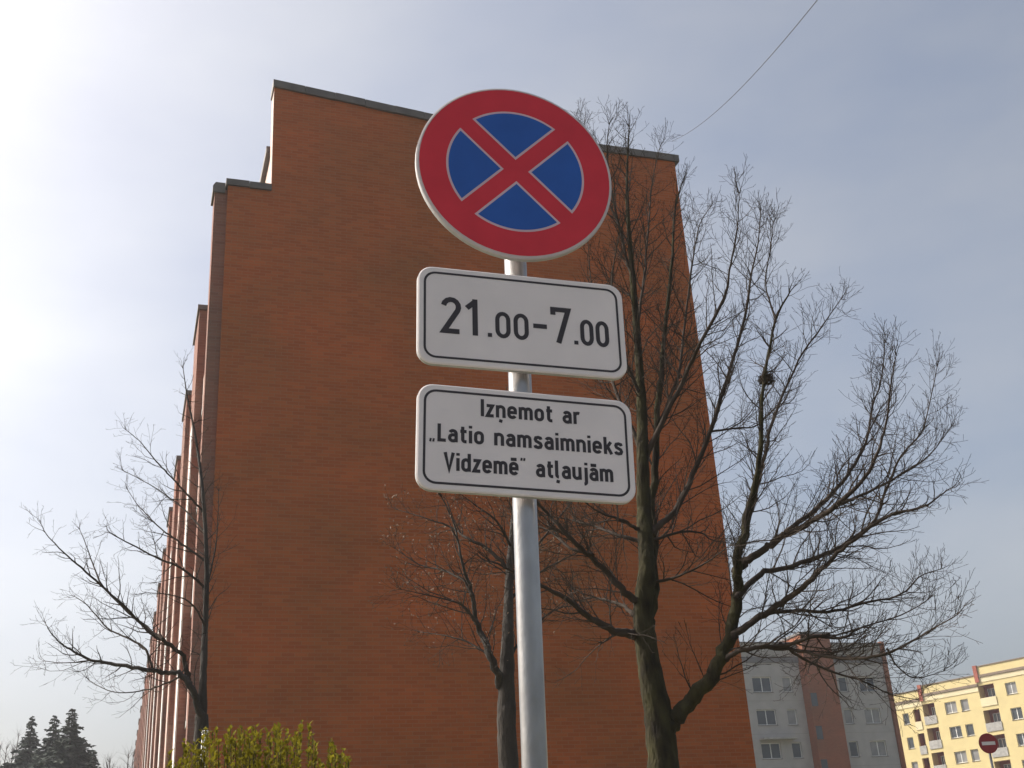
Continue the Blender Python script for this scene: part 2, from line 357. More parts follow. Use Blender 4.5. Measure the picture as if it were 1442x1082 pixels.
# ------------------------------------------------------------------ the yellow block on the far right
YB = R(-42.0)
EYd = Vector((-math.sin(YB), -math.cos(YB), 0)); EYn = Vector((math.cos(YB), -math.sin(YB), 0))   # along the front to the right, and into the house
yo = at(1296, 980, 155.0); yo.z = 0
yel = thing('yellow_stepped_block', yo, 'sunlit yellow apartment block with loggias and a roofline stepping down, far right edge', 'building', rz=math.atan2(EYd.y, EYd.x))
def Yp(x, y):
    n = Vector((EYd.y, -EYd.x, 0)); return on_plane(yo, EYd, n, x, y)
yfh = 2.95
def ysection(x0, x1, ztop, logg, cols, cornerright):
    # logg: (x0, x1) of the loggia column; cols: window columns (x0, x1)
    holes = []; NF = 8
    zt = [ztop-2.55-yfh*k for k in range(NF)]
    for z in zt:
        for a, b in cols: holes.append((a, b, z-1.35, z))
        holes.append((logg[0], logg[1], z-2.25, z+.25))
    holes = [h for h in holes if h[2] > .2]
    m_ = MB(); holed_wall(m_, x0, x1, -.3, ztop-1.35, 0, [h for h in holes], .3)
    m_.quad((x0,0,-.3),(x0,0,ztop-1.35),(x0,13,ztop-1.35),(x0,13,-.3)); m_.quad((x1,0,-.3),(x1,13,-.3),(x1,13,ztop-1.35),(x1,0,ztop-1.35))
    m_.build('front_wall', M['yellow'], yel)
    m_ = MB(); m_.box(x0-.02, x1+.02, -.16, 13, ztop-1.345, ztop-1.05); m_.build('cornice', M['cornice'], yel)
    m_ = MB(); m_.box(x0+.1, x1, -.06, -.003, ztop-1.95, ztop-1.36); m_.build('frieze', M['yellow_pale'], yel)
    m_ = MB(); m_.box(x0, x1, -.05, 13, ztop-1.045, ztop-.1); m_.build('parapet', M['yellow'], yel)
    m_ = MB(); m_.box(x0-.1, x1+.1, -.14, 13.1, ztop-.096, ztop+.02); m_.build('coping_sheet', M['cornice'], yel)
    m_ = MB(); m_.box(x0-.12, x0+.38, -.22, 13.05, ztop-1.9, ztop+.10); m_.build('party_wall_end', M['redbrown'], yel)
    for h in holes:
        if h[0] == logg[0]:
            b_ = MB(); b_.quad((h[0],1.3,h[2]),(h[1],1.3,h[2]),(h[1],1.3,h[3]),(h[0],1.3,h[3]))
            for xx in (h[0], h[1]): b_.quad((xx,.3,h[2]),(xx,1.3,h[2]),(xx,1.3,h[3]),(xx,.3,h[3]))
            b_.quad((h[0],.3,h[2]),(h[1],.3,h[2]),(h[1],1.3,h[2]),(h[0],1.3,h[2])); b_.quad((h[0],.3,h[3]),(h[0],1.3,h[3]),(h[1],1.3,h[3]),(h[1],.3,h[3]))
            o = b_.build('loggia', M['redbrown'], yel)
            p_ = MB(); p_.box(h[0]+.003, h[1]-.003, -.08, .08, h[2], h[2]+1.0); p_.build('parapet', M['yellow_pale' if random.random() < .5 else 'concrete'], o)
            wo = window(yel, h[0]+.5, h[1]-.6, h[2]+.7, h[3]-.35, 1.2, 2, 'glass', False)
        else:
            window(yel, *h, .16, 2 if h[1]-h[0] > 1.1 else 1, random.choice(['glass', 'glass2', 'glass2']))
yx = lambda zx: Yp(1240+zx/6.29, 1000)[0]
s1 = Yp(1384, 1000)[0]; t1 = Yp(1384, 937)[1]; t2 = Yp(1296, 966)[1]; t3 = Yp(1255, 979)[1]
ysection(s1+.01, s1+30, t1, (yx(905), yx(1050)), [(yx(1150), yx(1250)), (yx(1330), yx(1450)), (yx(1560), yx(1650))], True)
ysection(0, s1-.01, t2, (yx(375), yx(485)), [(yx(575), yx(680)), (yx(720), yx(790))], False)
ysection(-16, -.02, t3, (yx(285), yx(345)), [(yx(185), yx(240)), (-11, -9.6), (-14, -12.6)], False)
m_ = MB(); m_.box(-15.9, s1+29.9, 1.4, 12.9, -.3, t3-2.1); m_.build('inner_walls', M['redbrown'], yel)

# ------------------------------------------------------------------ trees
def smooth_poly(pts, rad, n=5):
    P = [Vector(p) for p in pts]; out_, rr = [], []
    for i in range(len(P)-1):
        a = P[max(i-1, 0)]; b = P[i]; c = P[i+1]; d = P[min(i+2, len(P)-1)]
        for k in range(n):
            t = k/n
            q = .5*((2*b)+(c-a)*t+(2*a-5*b+4*c-d)*t*t+(3*b-a-3*c+d)*t**3)
            out_.append(q); rr.append(rad[i]+(rad[i+1]-rad[i])*t)
    out_.append(P[-1]); rr.append(rad[-1]); return out_, rr
def rot_dir(t, ang, az):
    t = t.normalized(); a = t.orthogonal().normalized(); b = t.cross(a)
    return (t*math.cos(ang) + (a*math.cos(az)+b*math.sin(az))*math.sin(ang)).normalized()
def shoot(rng, p, d, length, r0, seg, lift, wob):
    pts = [p.copy()]; rad = [r0]; d = d.copy()
    for k in range(seg):
        d = (d + Vector((rng.gauss(0, wob), rng.gauss(0, wob), rng.gauss(0, wob)+lift))).normalized()
        p = p + d*(length/seg); pts.append(p.copy()); rad.append(max(r0*(1-.75*(k+1)/seg), .0016))
    return pts, rad
def ramify(rng, mb, pts, rad, level, cfg):
    """side shoots along a branch, then their own side shoots"""
    sp, L0, ang, lift = cfg['spacing'][level], cfg['length'][level], cfg['angle'], cfg['lift']
    tot = sum((pts[i+1]-pts[i]).length for i in range(len(pts)-1)); acc = 0; nxt = tot*cfg['start'][level]+rng.random()*sp
    az = rng.random()*6.28
    if level == 0:
        for k in range(4):            # the leader breaks up into a few fine shoots
            d = rot_dir(pts[-1]-pts[-2], R(rng.uniform(4, 26)), rng.random()*6.28)
            cp, crr = shoot(rng, pts[-1]-(pts[-1]-pts[-2])*.3, d, L0*rng.uniform(.14, .34), min(rad[-1], cfg['rad'][0]), cfg['seg'][0], lift, cfg['wob'])
            mb.tube(cp, crr, 3, False)
            if len(cfg['spacing']) > 1: ramify(rng, mb, cp, crr, 1, cfg)
    for i in range(len(pts)-1):
        sl = (pts[i+1]-pts[i]).length
        while acc+sl >= nxt:
            t = (nxt-acc)/max(sl, 1e-6); p = pts[i].lerp(pts[i+1], t); r = rad[i]+(rad[i+1]-rad[i])*t
            u = nxt/tot
            ln = L0*(1.2-.85*u)*rng.uniform(.4, 1.25); az += 2.4+rng.uniform(-.6, .6)
            d = rot_dir(pts[i+1]-pts[i], R(rng.uniform(ang-15, ang+18)), az)
            cr = min(r*.6, cfg['rad'][level])*rng.uniform(.7, 1.1)
            cp, crr = shoot(rng, p, d, ln, cr, cfg['seg'][level], lift, cfg['wob'])
            mb.tube(cp, crr, 4 if level == 0 else 3, False)
            if level+1 < len(cfg['spacing']): ramify(rng, mb, cp, crr, level+1, cfg)
            elif cfg.get('bud') is not None:
                cfg['bud'].append((cp[-1], cp[-1]-cp[-2]))
            nxt += sp*rng.uniform(.6, 1.4)
        acc += sl
def bare_tree(name, base, label, trunk, limbs, cfg, mats, seed, cat='tree', group=None, sub=5):
    rng = random.Random(seed)
    root = thing(name, base, label, cat, group)
    bm_, tm = mats
    def loc(p): return Vector(p)-Vector(base)
    def knobby(p, r, sides):
        m_ = MB(); m_.tube(p, r, sides)
        for i, v in enumerate(m_.v):
            q = Vector(v); c_ = noise.noise(q*6)*.10+noise.noise(q*2.3)*.10+(noise.noise(Vector((q.x*34, q.y*34, q.z*9)))*.075+noise.noise(q*17)*.05 if sides > 10 else 0)
            k = min(i//sides, len(p)-1); ax = Vector(p[k]); m_.v[i] = tuple(ax+(q-ax)*(1+c_))
        return m_
    tp, tr = smooth_poly([loc(p) for p, _ in trunk], [r for _, r in trunk], 18 if sub > 3 else 3)
    knobby(tp, tr, 28 if sub > 3 else 8).build('trunk', bm_, root, smooth=True)
    tw = MB()
    k0 = next((i for i, r in enumerate(tr) if r < .062), len(tr))
    if len(tr)-k0 > 3: ramify(rng, tw, tp[k0:], tr[k0:], 0, cfg)
    for lb in limbs:
        q0 = loc(lb[0][0]); q1 = loc(lb[1][0]); r0 = lb[0][1]; dv_ = (q1-q0).normalized()
        p, r = smooth_poly([q0-dv_*min(.06, r0*1.2)]+[q0+dv_*r0*1.5]+[loc(q) for q, _ in lb[1:]], [r0*1.12, r0*1.0]+[x for _, x in lb[1:]], sub)
        # small kinks, as limbs have
        for i in range(1, len(p)): p[i] = p[i] + Vector((rng.gauss(0, 1), rng.gauss(0, 1), rng.gauss(0, 1)))*min(.012, .25*r[i])
        knobby(p, r, 12 if r[0] > .06 else (8 if r[0] > .03 else 6)).build('limb', bm_ if r[0] > .05 else tm, root, smooth=True)
        ramify(rng, tw, p, r, 0, cfg)
    c = tw.build('crown', tm, root); tag(c, kind='stuff')
    if cfg.get('bud'):
        b_ = MB()
        for p, d in cfg['bud']:
            d = d.normalized(); a = d.orthogonal().normalized(); b2 = d.cross(a); s_ = rng.uniform(.008, .016)
            i = len(b_.v); b_.v += [tuple(p), tuple(p+d*s_*1.2+a*s_*.6), tuple(p+d*s_*1.2-a*s_*.3+b2*s_*.5), tuple(p+d*s_*1.2-a*s_*.3-b2*s_*.5), tuple(p+d*s_*2.6)]
            for q in ((0,2,1),(0,3,2),(0,1,3),(4,1,2),(4,2,3),(4,3,1)): b_.f.append(tuple(i+x for x in q)); b_.m.append(0)
        tag(b_.build('buds', M['bud'], root), kind='stuff')
    return root
def px_limb(pts, D0, dD, r0, r1, rng):
    """limb through photograph pixels; its distance drifts by dD along the way"""
    n = len(pts); res = []
    for i, (x, y) in enumerate(pts):
        t = i/(n-1); res.append((at(x, y, D0+dD*t+ (rng.uniform(-.12, .12) if 0 < i else 0)), r0*(1-t)**1.15+r1*(1-(1-t)**1.15)))
    return res
rng = random.Random(3)
# the big tree right of the pole
D = 10.5
b0 = at(934, 1076, D); base = Vector((b0.x+.03, b0.y, 0))
trunk = [((base.x, base.y, -.1), .215), ((base.x, base.y, .25), .175), (b0-Vector((-.01, 0, .9)), .142), (b0, .135), (at(928, 1010, D), .124), (at(915, 940, D), .098), (at(906, 870, D), .088)]
trunk += px_limb([(908,835),(911,800),(907,720),(905,640),(903,560),(897,470),(890,380),(884,300),(883,240),(886,180)], D, .6, .086, .006, rng)
lim = []
def A(pts, dD, r0, r1=.006, d0=0): lim.append(px_limb(pts, D+d0, dD, r0, r1, rng))
A([(912,890),(921,810),(918,700),(925,600),(935,480),(945,380),(950,300),(960,260)], 1.2, .055)
A([(926,1036),(950,1012),(975,988),(1005,945),(1028,895),(1039,830),(1041,780),(1054,717),(1063,686),(1071,623),(1074,548),(1092,452),(1112,412)], -.8, .080)
A([(1046,765),(1062,700),(1078,640),(1089,590),(1125,507),(1156,462),(1185,420)], .9, .026, .004, -.35)
A([(1041,800),(1071,777),(1099,758),(1140,736),(1178,711),(1212,679),(1235,640),(1247,600),(1255,540),(1262,500)], -1.2, .037, .004, -.35)
A([(1105,752),(1156,711),(1193,670),(1219,623),(1228,573),(1241,536),(1246,482)], 1.0, .024, .004, -.55)
A([(1041,838),(1071,808),(1109,799),(1156,783),(1193,764),(1231,733),(1250,686),(1269,642),(1297,610),(1308,574),(1320,515)], 1.3, .028, .004, -.3)
A([(1036,893),(1071,868),(1102,849),(1137,821),(1165,793),(1193,767),(1250,727),(1300,714),(1325,697),(1338,688)], -1.0, .033, .004, -.25)
A([(1050,884),(1077,867),(1115,860),(1165,862),(1219,849),(1269,837),(1297,811),(1325,802)], .9, .023, .004, -.25)
A([(1018,928),(1054,914),(1105,908),(1142,897),(1168,898),(1192,897),(1213,884),(1270,866),(1305,846)], -.8, .024, .004, -.2)
A([(1080,910),(1123,917),(1190,928),(1235,923),(1269,912),(1315,885),(1345,868)], -1.3, .017, .004, -.3)
A([(1100,908),(1129,927),(1168,945),(1217,960),(1254,978),(1290,985)], .5, .015, .003, -.3)
A([(1250,915),(1265,940),(1290,955),(1330,945)], .4, .009, .003, -.9)
A([(893,894),(864,888),(832,871),(807,850),(770,829),(725,806),(690,790)], -1.1, .040)
A([(893,865),(870,850),(839,842),(815,846)], .6, .020, .004)
A([(898,850),(870,825),(847,798),(818,773),(787,740),(770,723),(745,690),(720,640)], -.9, .034)
A([(832,781),(801,771),(770,746),(735,735)], .5, .016, .004, -.4)
A([(900,762),(864,752),(832,740),(797,731),(765,726)], .9, .020, .004, .1)
A([(903,748),(878,734),(853,725),(828,711),(800,680)], -.7, .020, .004, .1)
A([(915,762),(957,750),(986,750),(1003,761),(1030,765)], .7, .016, .003, .1)
A([(918,750),(951,719),(975,670),(1000,608),(1029,517),(1048,449),(1058,387),(1068,340),(1071,295)], .8, .034, .004, .1)
A([(1000,608),(1040,603),(1068,598),(1105,560)], .5, .012, .003, .4)
A([(920,820),(957,811),(995,792),(1025,770)], -.8, .016, .003, .1)
A([(906,650),(940,580),(970,520),(986,483),(1020,420),(1029,372),(1038,322),(1041,272)], -.9, .028, .004, .2)
A([(925,600),(955,530),(965,450),(975,370),(985,318),(1000,292)], 1.0, .020, .004, .5)
A([(897,470),(907,390),(912,330),(919,255),(930,205)], .7, .018, .004, .4)
A([(891,400),(872,320),(858,250),(855,205),(858,175)], -.4, .018, .004, .4)
A([(872,320),(845,255),(826,200),(816,170)], .5, .012, .003, .3)
A([(905,640),(875,570),(850,500),(835,420),(828,340)], .9, .024, .004, .2)
A([(903,560),(870,480),(862,400),(872,330)], -.8, .018, .004, .3)
A([(1180,712),(1230,690),(1270,668),(1310,640),(1340,600)], .6, .014, .003, -.9)
A([(1092,451),(1078,400),(1085,350),(1089,312)], .3, .010, .003, -.74)
cfg = dict(spacing=[.072, .060, .08], length=[.72, .30, .11], angle=36, lift=.09, start=[.12, .12, .2], rad=[.0075, .0042, .0028], seg=[6, 4, 2], wob=.15)
bare_tree('bare_tree', base, 'large bare mossy tree with forked trunk and spreading twigs right of the sign pole', trunk, lim, cfg, (M['bark'], M['twig']), 11)

# smaller budding tree behind the pole
D = 14.0; lim = []
b0 = at(716, 1070, D); base = Vector((b0.x+.02, b0.y, 0))
trunk = [((base.x, base.y, -.1), .14), ((base.x, base.y, .3), .12), (b0, .112), (at(714, 985, D), .100), (at(714, 940, D), .084)]
trunk += px_limb([(715,900),(716,860),(718,800),(724,720),(728,640),(726,570)], D, .5, .076, .008, rng)
A([(708,972),(691,926),(678,895),(668,862),(664,832),(650,790),(640,740),(622,700)], -.8, .05)
A([(664,838),(653,818),(622,803),(590,795),(556,772)], .7, .020, .004, -.4)
A([(672,880),(650,852),(610,840),(565,830)], -.8, .018, .004, -.4)
A([(718,805),(689,775),(658,758),(636,743),(600,730),(560,718)], .5, .028, .004, .2)
A([(720,770),(700,735),(670,712),(640,690)], -.9, .020, .004, .2)
A([(716,850),(745,815),(790,790),(830,770)], -.6, .026, .004, .2)
A([(718,820),(755,770),(790,725),(820,690)], .8, .024, .004, .2)
A([(714,930),(745,890),(780,860),(815,852)], .6, .024, .004, 0)
A([(691,926),(660,905),(625,895),(590,890)], .6, .014, .004, -.2)
cfg2 = dict(spacing=[.088, .085, .10], length=[.80, .34, .13], angle=42, lift=.05, start=[.12, .15, .2], rad=[.008, .0046, .0032], seg=[5, 4, 2], wob=.16, bud=[])
bare_tree('budding_tree', base, 'slim bare tree with brown buds half hidden behind the sign pole', trunk, lim, cfg2, (M['bark_dark'], M['twig']), 21)

# tree at the left corner of the block
D = 15.0; lim = []
b0 = at(283, 1050, D); base = Vector((b0.x+.02, b0.y, 0))
trunk = [((base.x, base.y, -.1), .12), ((base.x, base.y, .3), .10), (b0, .086), (at(284, 1010, D), .070)]
trunk += px_limb([(286,960),(288,900),(291,800),(286,700),(276,620),(264,560),(258,520)], D, .6, .047, .005, rng)
A([(285,1022),(279,992),(270,970),(255,950),(233,947),(201,942),(164,936),(128,930),(100,915),(88,908),(72,892),(64,878)], -.9, .047, .004)
A([(266,960),(257,925),(235,905),(209,889),(164,844),(128,812),(95,783),(68,756),(58,738)], -1.2, .032, .004)
A([(215,944),(205,915),(178,898),(152,885),(123,853),(105,840)], .8, .018, .004, -.4)
A([(228,900),(201,880),(170,852),(144,824),(130,792),(120,765),(112,745)], .7, .020, .004, -.6)
A([(291,830),(255,800),(223,787),(193,771),(156,751),(150,742)], -.8, .018, .004, .2)
A([(289,790),(255,765),(229,747),(210,728),(193,710),(180,690)], .6, .016, .004, .2)
A([(286,720),(262,695),(243,674),(225,655),(213,641),(195,620),(178,606)], -.7, .016, .004, .3)
A([(288,750),(262,720),(237,700),(210,682),(172,662)], .9, .013, .004, .3)
A([(260,950),(235,962),(205,972),(160,975),(125,958)], .5, .014, .004, -.2)
A([(128,930),(92,934),(62,931)], .3, .009, .003, -.7)
A([(291,830),(305,760),(308,690)], .6, .016, .004, .2)
A([(288,880),(270,850),(240,838),(205,835)], -.5, .014, .004, .1)
cfg3 = dict(spacing=[.115, .10, .12], length=[.66, .31, .12], angle=42, lift=.06, start=[.12, .12, .2], rad=[.0085, .005, .0036], seg=[6, 4, 2], wob=.15)
bare_tree('corner_tree', base, 'thin bare tree leaning left at the corner of the brick block', trunk, lim, cfg3, (M['bark_dark'], M['twig']), 31)

# far bare trees at the left edge
def far_tree(px, py, D, wpx, label, seed):
    rg = random.Random(seed); top = at(px, py, D); base = Vector((top.x, D, 0)); H = top.z; W = wpx/1680*D/2*1.02
    tr = [((base.x, base.y, -.1), .32), ((base.x, base.y, H*.3), .24), ((base.x+.2, base.y, H*.5), .17)]
    lb = []
    for k in range(26):
        a = k*2.4; z0 = H*(.28+.24*rg.random()); s_ = rg.uniform(.35, 1)
        e = Vector((base.x+math.cos(a)*W*s_, base.y+math.sin(a)*W*s_, H*(1.0-.32*s_*rg.uniform(.7, 1.3))))
        s0 = Vector((base.x, base.y, z0)); md = s0.lerp(e, .5)+Vector((math.cos(a), math.sin(a), -.4))*W*.12
        lb.append([(s0, .12), (md, .07), (e, .02)])
    cf = dict(spacing=[.30, .26], length=[2.2, 1.0], angle=36, lift=.10, start=[.15, .12], rad=[.035, .024], seg=[5, 3], wob=.16)
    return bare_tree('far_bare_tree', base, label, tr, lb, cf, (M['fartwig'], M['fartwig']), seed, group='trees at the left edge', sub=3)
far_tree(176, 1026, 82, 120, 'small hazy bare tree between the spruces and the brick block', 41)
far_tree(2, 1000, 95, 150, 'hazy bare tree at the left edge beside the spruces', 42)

# spruces
def spruce(px, py, D, wpx, label, seed):
    rg = random.Random(seed); top = at(px, py, D); base = Vector((top.x, D, 0)); H = top.z; W = wpx/60.0
    root = thing('spruce_tree', base, label, 'tree', 'spruces at the left edge')
    t_ = MB(); t_.tube([(0,0,-.1), (0,0,H*.5), (0,0,H*.985)], [.26, .15, .03], 8); t_.build('trunk', M['bark_dark'], root, smooth=True)
    c = MB(); z = H*.12; k = 0
    while z < H*.995:
        f_ = (H-z)/H; Lb = min(((H-z)*.46+.05)*W, 3.4)*rg.uniform(.60, 1.15)
        nb = int(7+12*f_)
        for j in range(nb):
            a = 6.283*(j+rg.random()*.8)/nb + k*1.1; l = Lb*rg.uniform(.65, 1.12)
            d = Vector((math.cos(a), math.sin(a), 0)); sd_ = Vector((-d.y, d.x, 0)); ns = max(3, int(l/.2)); p = Vector((0, 0, z+rg.uniform(-.1, .1)))
            for q in range(ns):
                u = (q+.5)/ns; pp = p + d*(l*u) + Vector((0, 0, .10*l*u*(1.6-2.6*u)*1.4 + (.16*l if u > .85 else 0)*(u-.85)))
                for rep in range(4):
                    ln = min(.75, .12+.34*Lb)*(1.1-.45*u)*rg.uniform(.6, 1.3); sgn = (1, -1, .35, -.35)[rep]
                    dr = (d*.75+sd_*sgn*.8+Vector((0, 0, rg.uniform(-.75, .10)))).normalized(); wv = dr.cross(Vector((rg.uniform(-1,1), rg.uniform(-1,1), 1))).normalized()*ln*.30
                    i = len(c.v); c.v += [tuple(pp), tuple(pp+dr*ln*.5+wv), tuple(pp+dr*ln), tuple(pp+dr*ln*.5-wv)]; c.f.append((i, i+1, i+2, i+3)); c.m.append(0)
        z += .22+.20*f_; k += 1
    tag(c.build('crown', M['needle'], root), kind='stuff')
spruce(46, 1006, 88, 52, 'slender dark spruce, leftmost of the three tall spruces', 51)
spruce(78, 1003, 84, 56, 'dark spruce in the middle of the three tall spruces', 52)
spruce(103, 994, 80, 66, 'tallest and broadest dark spruce, nearest the brick block', 53)
spruce(133, 1053, 78, 50, 'short dark spruce beside the tallest spruce', 54)

# ------------------------------------------------------------------ the leafing shrub
D = 5.6; sc = at(360, 1060, D); sb = Vector((sc.x, D, 0))
shr = thing('leafing_shrub', sb, 'yellow-green shrub with upright leafy shoots at the bottom left edge', 'shrub')
rg = random.Random(61); st, lf = MB(), MB()
tops = []
for k in range(125):
    px = rg.uniform(236, 492); prof_y = 1024 + 30*max(0, (300-px)/64)**1.3 + 40*max(0, (px-420)/72)**1.5
    py = prof_y + 36*noise.noise(Vector((px*.05, 3.1, 0))) + abs(rg.gauss(0, 25)); dd = rg.uniform(-.40, .40)
    tops.append((at(px, py, D+dd)-sb, rg))
for tp, _ in tops:
    b_ = Vector((tp.x*.55+rg.gauss(0, .08), tp.y*.5+rg.gauss(0, .08), 0)); mid = b_.lerp(tp, .55)+Vector((tp.x*.10, 0, 0))
    P_, R_ = smooth_poly([b_, mid, tp], [.006, .004, .002], 8); st.tube(P_, R_, 4, False)
    n = len(P_)
    for i in range(5, n):
        for j in range(10 if i > n-8 else 5):
            t = rg.random(); p = P_[i-1].lerp(P_[i], t); a = rg.random()*6.283; ln = rg.uniform(.016, .036)
            d = Vector((math.cos(a)*.6, math.sin(a)*.6, rg.uniform(.3, 1.3))).normalized(); sd_ = d.cross(Vector((0, 0, 1))).normalized()*ln*.32; up = sd_.cross(d).normalized()*ln*.10
            q = len(lf.v); lf.v += [tuple(p), tuple(p+d*ln*.5+sd_+up), tuple(p+d*ln), tuple(p+d*ln*.5-sd_+up)]
            lf.f += [(q, q+1, q+2), (q, q+2, q+3)]; lf.m += [0, 0]
tag(st.build('shoots', M['shoot'], shr), kind='stuff'); tag(lf.build('foliage', M['leaf'], shr), kind='stuff')

# white marker post behind the shrub
pp = at(289, 1032, 12.5); mp_ = thing('white_marker_post', (pp.x, pp.y, 0), 'short white post showing above the shrub by the thin left tree', 'post')
m_ = MB(); m_.tube([(0,0,-.1), (0,0,pp.z-.03), (0,0,pp.z)], [.038, .036, .028], 12); m_.build('shaft', M['white'], mp_, smooth=True)
m_ = MB(); m_.tube([(0,0,pp.z+.001), (0,0,pp.z+.02)], [.042, .03], 12); m_.build('cap', M['white'], mp_, smooth=True)

# bird nest in the big tree
np_ = at(1078, 531, 9.95); nb_ = MB(); rg = random.Random(71)
for k in range(170):
    a, b = rg.random()*6.283, rg.uniform(-.4, 1); rr = .062*rg.uniform(.6, 1)
    p = Vector((math.cos(a)*rr, math.sin(a)*rr, -.05*math.cos(b*1.5)+.03*b)); d = Vector((-math.sin(a), math.cos(a), rg.uniform(-.4, .4)))*rg.uniform(.03, .07)
    nb_.tube([p-d, p+Vector((0,0,.004)), p+d], [.0015, .003, .0015], 3, False)
m0 = len(nb_.v); nb_.tube([(0,0,-.055), (0,0,-.03), (0,0,.005)], [.02, .05, .055], 9)
no = nb_.build('bird_nest', M['twig']); no.location = np_; tag(no, 'small dark nest of twigs in a fork of the large bare tree', 'nest')

# overhead cable
c0 = at(946, 199, 27.0); c1 = at(1120, 0, 12.0); dv = c1-c0; c2 = c0+dv*2.2
m_ = MB(); pts = []
for i in range(41):
    t = i/40; pts.append(c0.lerp(c2, t)+Vector((0, 0, -1.2*4*t*(1-t)+1.2*4*t/2.2*(1-1/2.2)*0)))
sag = at(1150, 0, 12.0)
m_.tube([p+Vector((0,0,1.15*min(1, 1.6*i/40))) for i, p in enumerate(pts)], [.0055]*41, 5); tag(m_.build('overhead_cable', M['cable']), 'thin dark cable slanting down the sky to the right roof corner', 'cable')

# ------------------------------------------------------------------ lettering: a stroke alphabet in the manner of road-sign lettering
def arc(cx, cy, rx, ry, a0, a1, n=9):
    return [(cx+rx*math.cos(R(a0+(a1-a0)*i/(n-1))), cy+ry*math.sin(R(a0+(a1-a0)*i/(n-1)))) for i in range(n)]
ring = arc(.235,.48,.165,.17,0,180)+arc(.235,.24,.165,.17,180,360)+[(.40,.48)]
n_arch = [(.07,.36)]+arc(.235,.48,.165,.17,180,0)+[(.40,0)]
a_gl = [arc(.235,.49,.155,.16,160,0)+[(.39,0)], [(.39,.41),(.22,.41)]+arc(.22,.24,.15,.17,90,270)+[(.28,.07),(.39,.15)]]
e_gl = [[(.07,.36),(.40,.36)]+arc(.235,.48,.165,.17,0,180)+arc(.235,.24,.165,.17,180,335)]
GL = {
 'I': (.14, [[(.07,0),(.07,1)]]), 'L': (.40, [[(.07,1),(.07,.07),(.40,.07)]]), 'V': (.54, [[(.06,1),(.27,.04),(.48,1)]]),
 'i': (.14, [[(.07,0),(.07,.72)], [(.07,.85),(.07,1.0)]]), 'z': (.40, [[(.03,.65),(.33,.65),(.07,.07),(.39,.07)]]),
 'n': (.47, [[(.07,0),(.07,.72)], n_arch]), 'ņ': (.47, [[(.07,0),(.07,.72)], n_arch, [(.25,-.10),(.21,-.28)]]),
 'm': (.70, [[(.07,0),(.07,.72)], [(.07,.36)]+arc(.21,.50,.14,.15,180,0)+[(.35,0)], [(.35,.36)]+arc(.49,.50,.14,.15,180,0)+[(.63,0)]]),
 'u': (.47, [[(.07,.72)]+arc(.235,.24,.165,.17,180,350)+[(.40,.30)], [(.40,0),(.40,.72)]]),
 'r': (.34, [[(.07,0),(.07,.72)], [(.07,.36)]+arc(.235,.48,.165,.17,180,62)]),
 'e': (.47, e_gl), 'ē': (.47, e_gl+[[(.08,.88),(.39,.88)]]), 'o': (.47, [ring]),
 'a': (.46, a_gl), 'ā': (.46, a_gl+[[(.07,.88),(.38,.88)]]),
 's': (.44, [[(.38,.53),(.35,.62),(.235,.655),(.12,.62),(.09,.53),(.13,.43),(.235,.37),(.34,.31),(.38,.20),(.34,.10),(.22,.065),(.10,.10),(.065,.19)]]),
 't': (.34, [[(.14,.92),(.14,.22)]+arc(.26,.20,.12,.13,185,270)+[(.33,.07)], [(.02,.65),(.33,.65)]]),
 'k': (.42, [[(.07,0),(.07,1)], [(.37,.72),(.09,.29)], [(.20,.42),(.39,0)]]),
 'd': (.47, [ring, [(.40,0),(.40,1)]]), 'l': (.24, [[(.07,1),(.07,.2)]+arc(.18,.18,.11,.11,185,270)]),
 'ļ': (.24, [[(.07,1),(.07,.2)]+arc(.18,.18,.11,.11,185,270), [(.15,-.10),(.11,-.28)]]),
 'j': (.22, [[(.15,.72),(.15,-.08)]+arc(.03,-.09,.12,.13,0,-90), [(.15,.85),(.15,1.0)]]),
 '„': (.30, [[(.08,.13),(.05,-.06)], [(.23,.13),(.20,-.06)]]), '”': (.30, [[(.08,1.0),(.05,.84)], [(.23,1.0),(.20,.84)]]),
 '2': (.52, [arc(.26,.735,.19,.20,172,-30)+[(.08,.065),(.47,.065)]]), '1': (.34, [[(.24,0),(.24,1)], [(.03,.74),(.24,.93)]]),
 '0': (.54, [arc(.27,.70,.20,.235,0,180,11)+arc(.27,.30,.20,.235,180,360,11)+[(.47,.70)]]),
 '7': (.48, [[(.065,.78),(.065,.935),(.42,.935),(.17,0)]]), '.': (.16, [[(.08,0),(.08,.15)]]), '-': (.40, [[(0,.42),(.40,.42)]]),
}
def ribbon(mb, pts, wd, z, tf):
    n = len(pts); lft, rgt = [], []
    closed = (pts[0][0]-pts[-1][0])**2+(pts[0][1]-pts[-1][1])**2 < 1e-8
    for i in range(n):
        p = Vector(pts[i]); a = Vector(pts[i-1]) if i else (Vector(pts[-2]) if closed else None); b = Vector(pts[i+1]) if i < n-1 else (Vector(pts[1]) if closed else None)
        d1 = (p-a).normalized() if a is not None and (p-a).length > 1e-6 else None; d2 = (b-p).normalized() if b is not None and (b-p).length > 1e-6 else None
        d1 = d1 or d2; d2 = d2 or d1
        n1 = Vector((-d1.y, d1.x)); n2 = Vector((-d2.y, d2.x)); mt = (n1+n2)
        mt = mt.normalized() if mt.length > 1e-4 else n1
        k = wd/2/max(mt.dot(n1), .38)
        lft.append(p+mt*k); rgt.append(p-mt*k)
    for i in range(n-1):
        mb.quad(tf(rgt[i], z), tf(rgt[i+1], z), tf(lft[i+1], z), tf(lft[i], z))
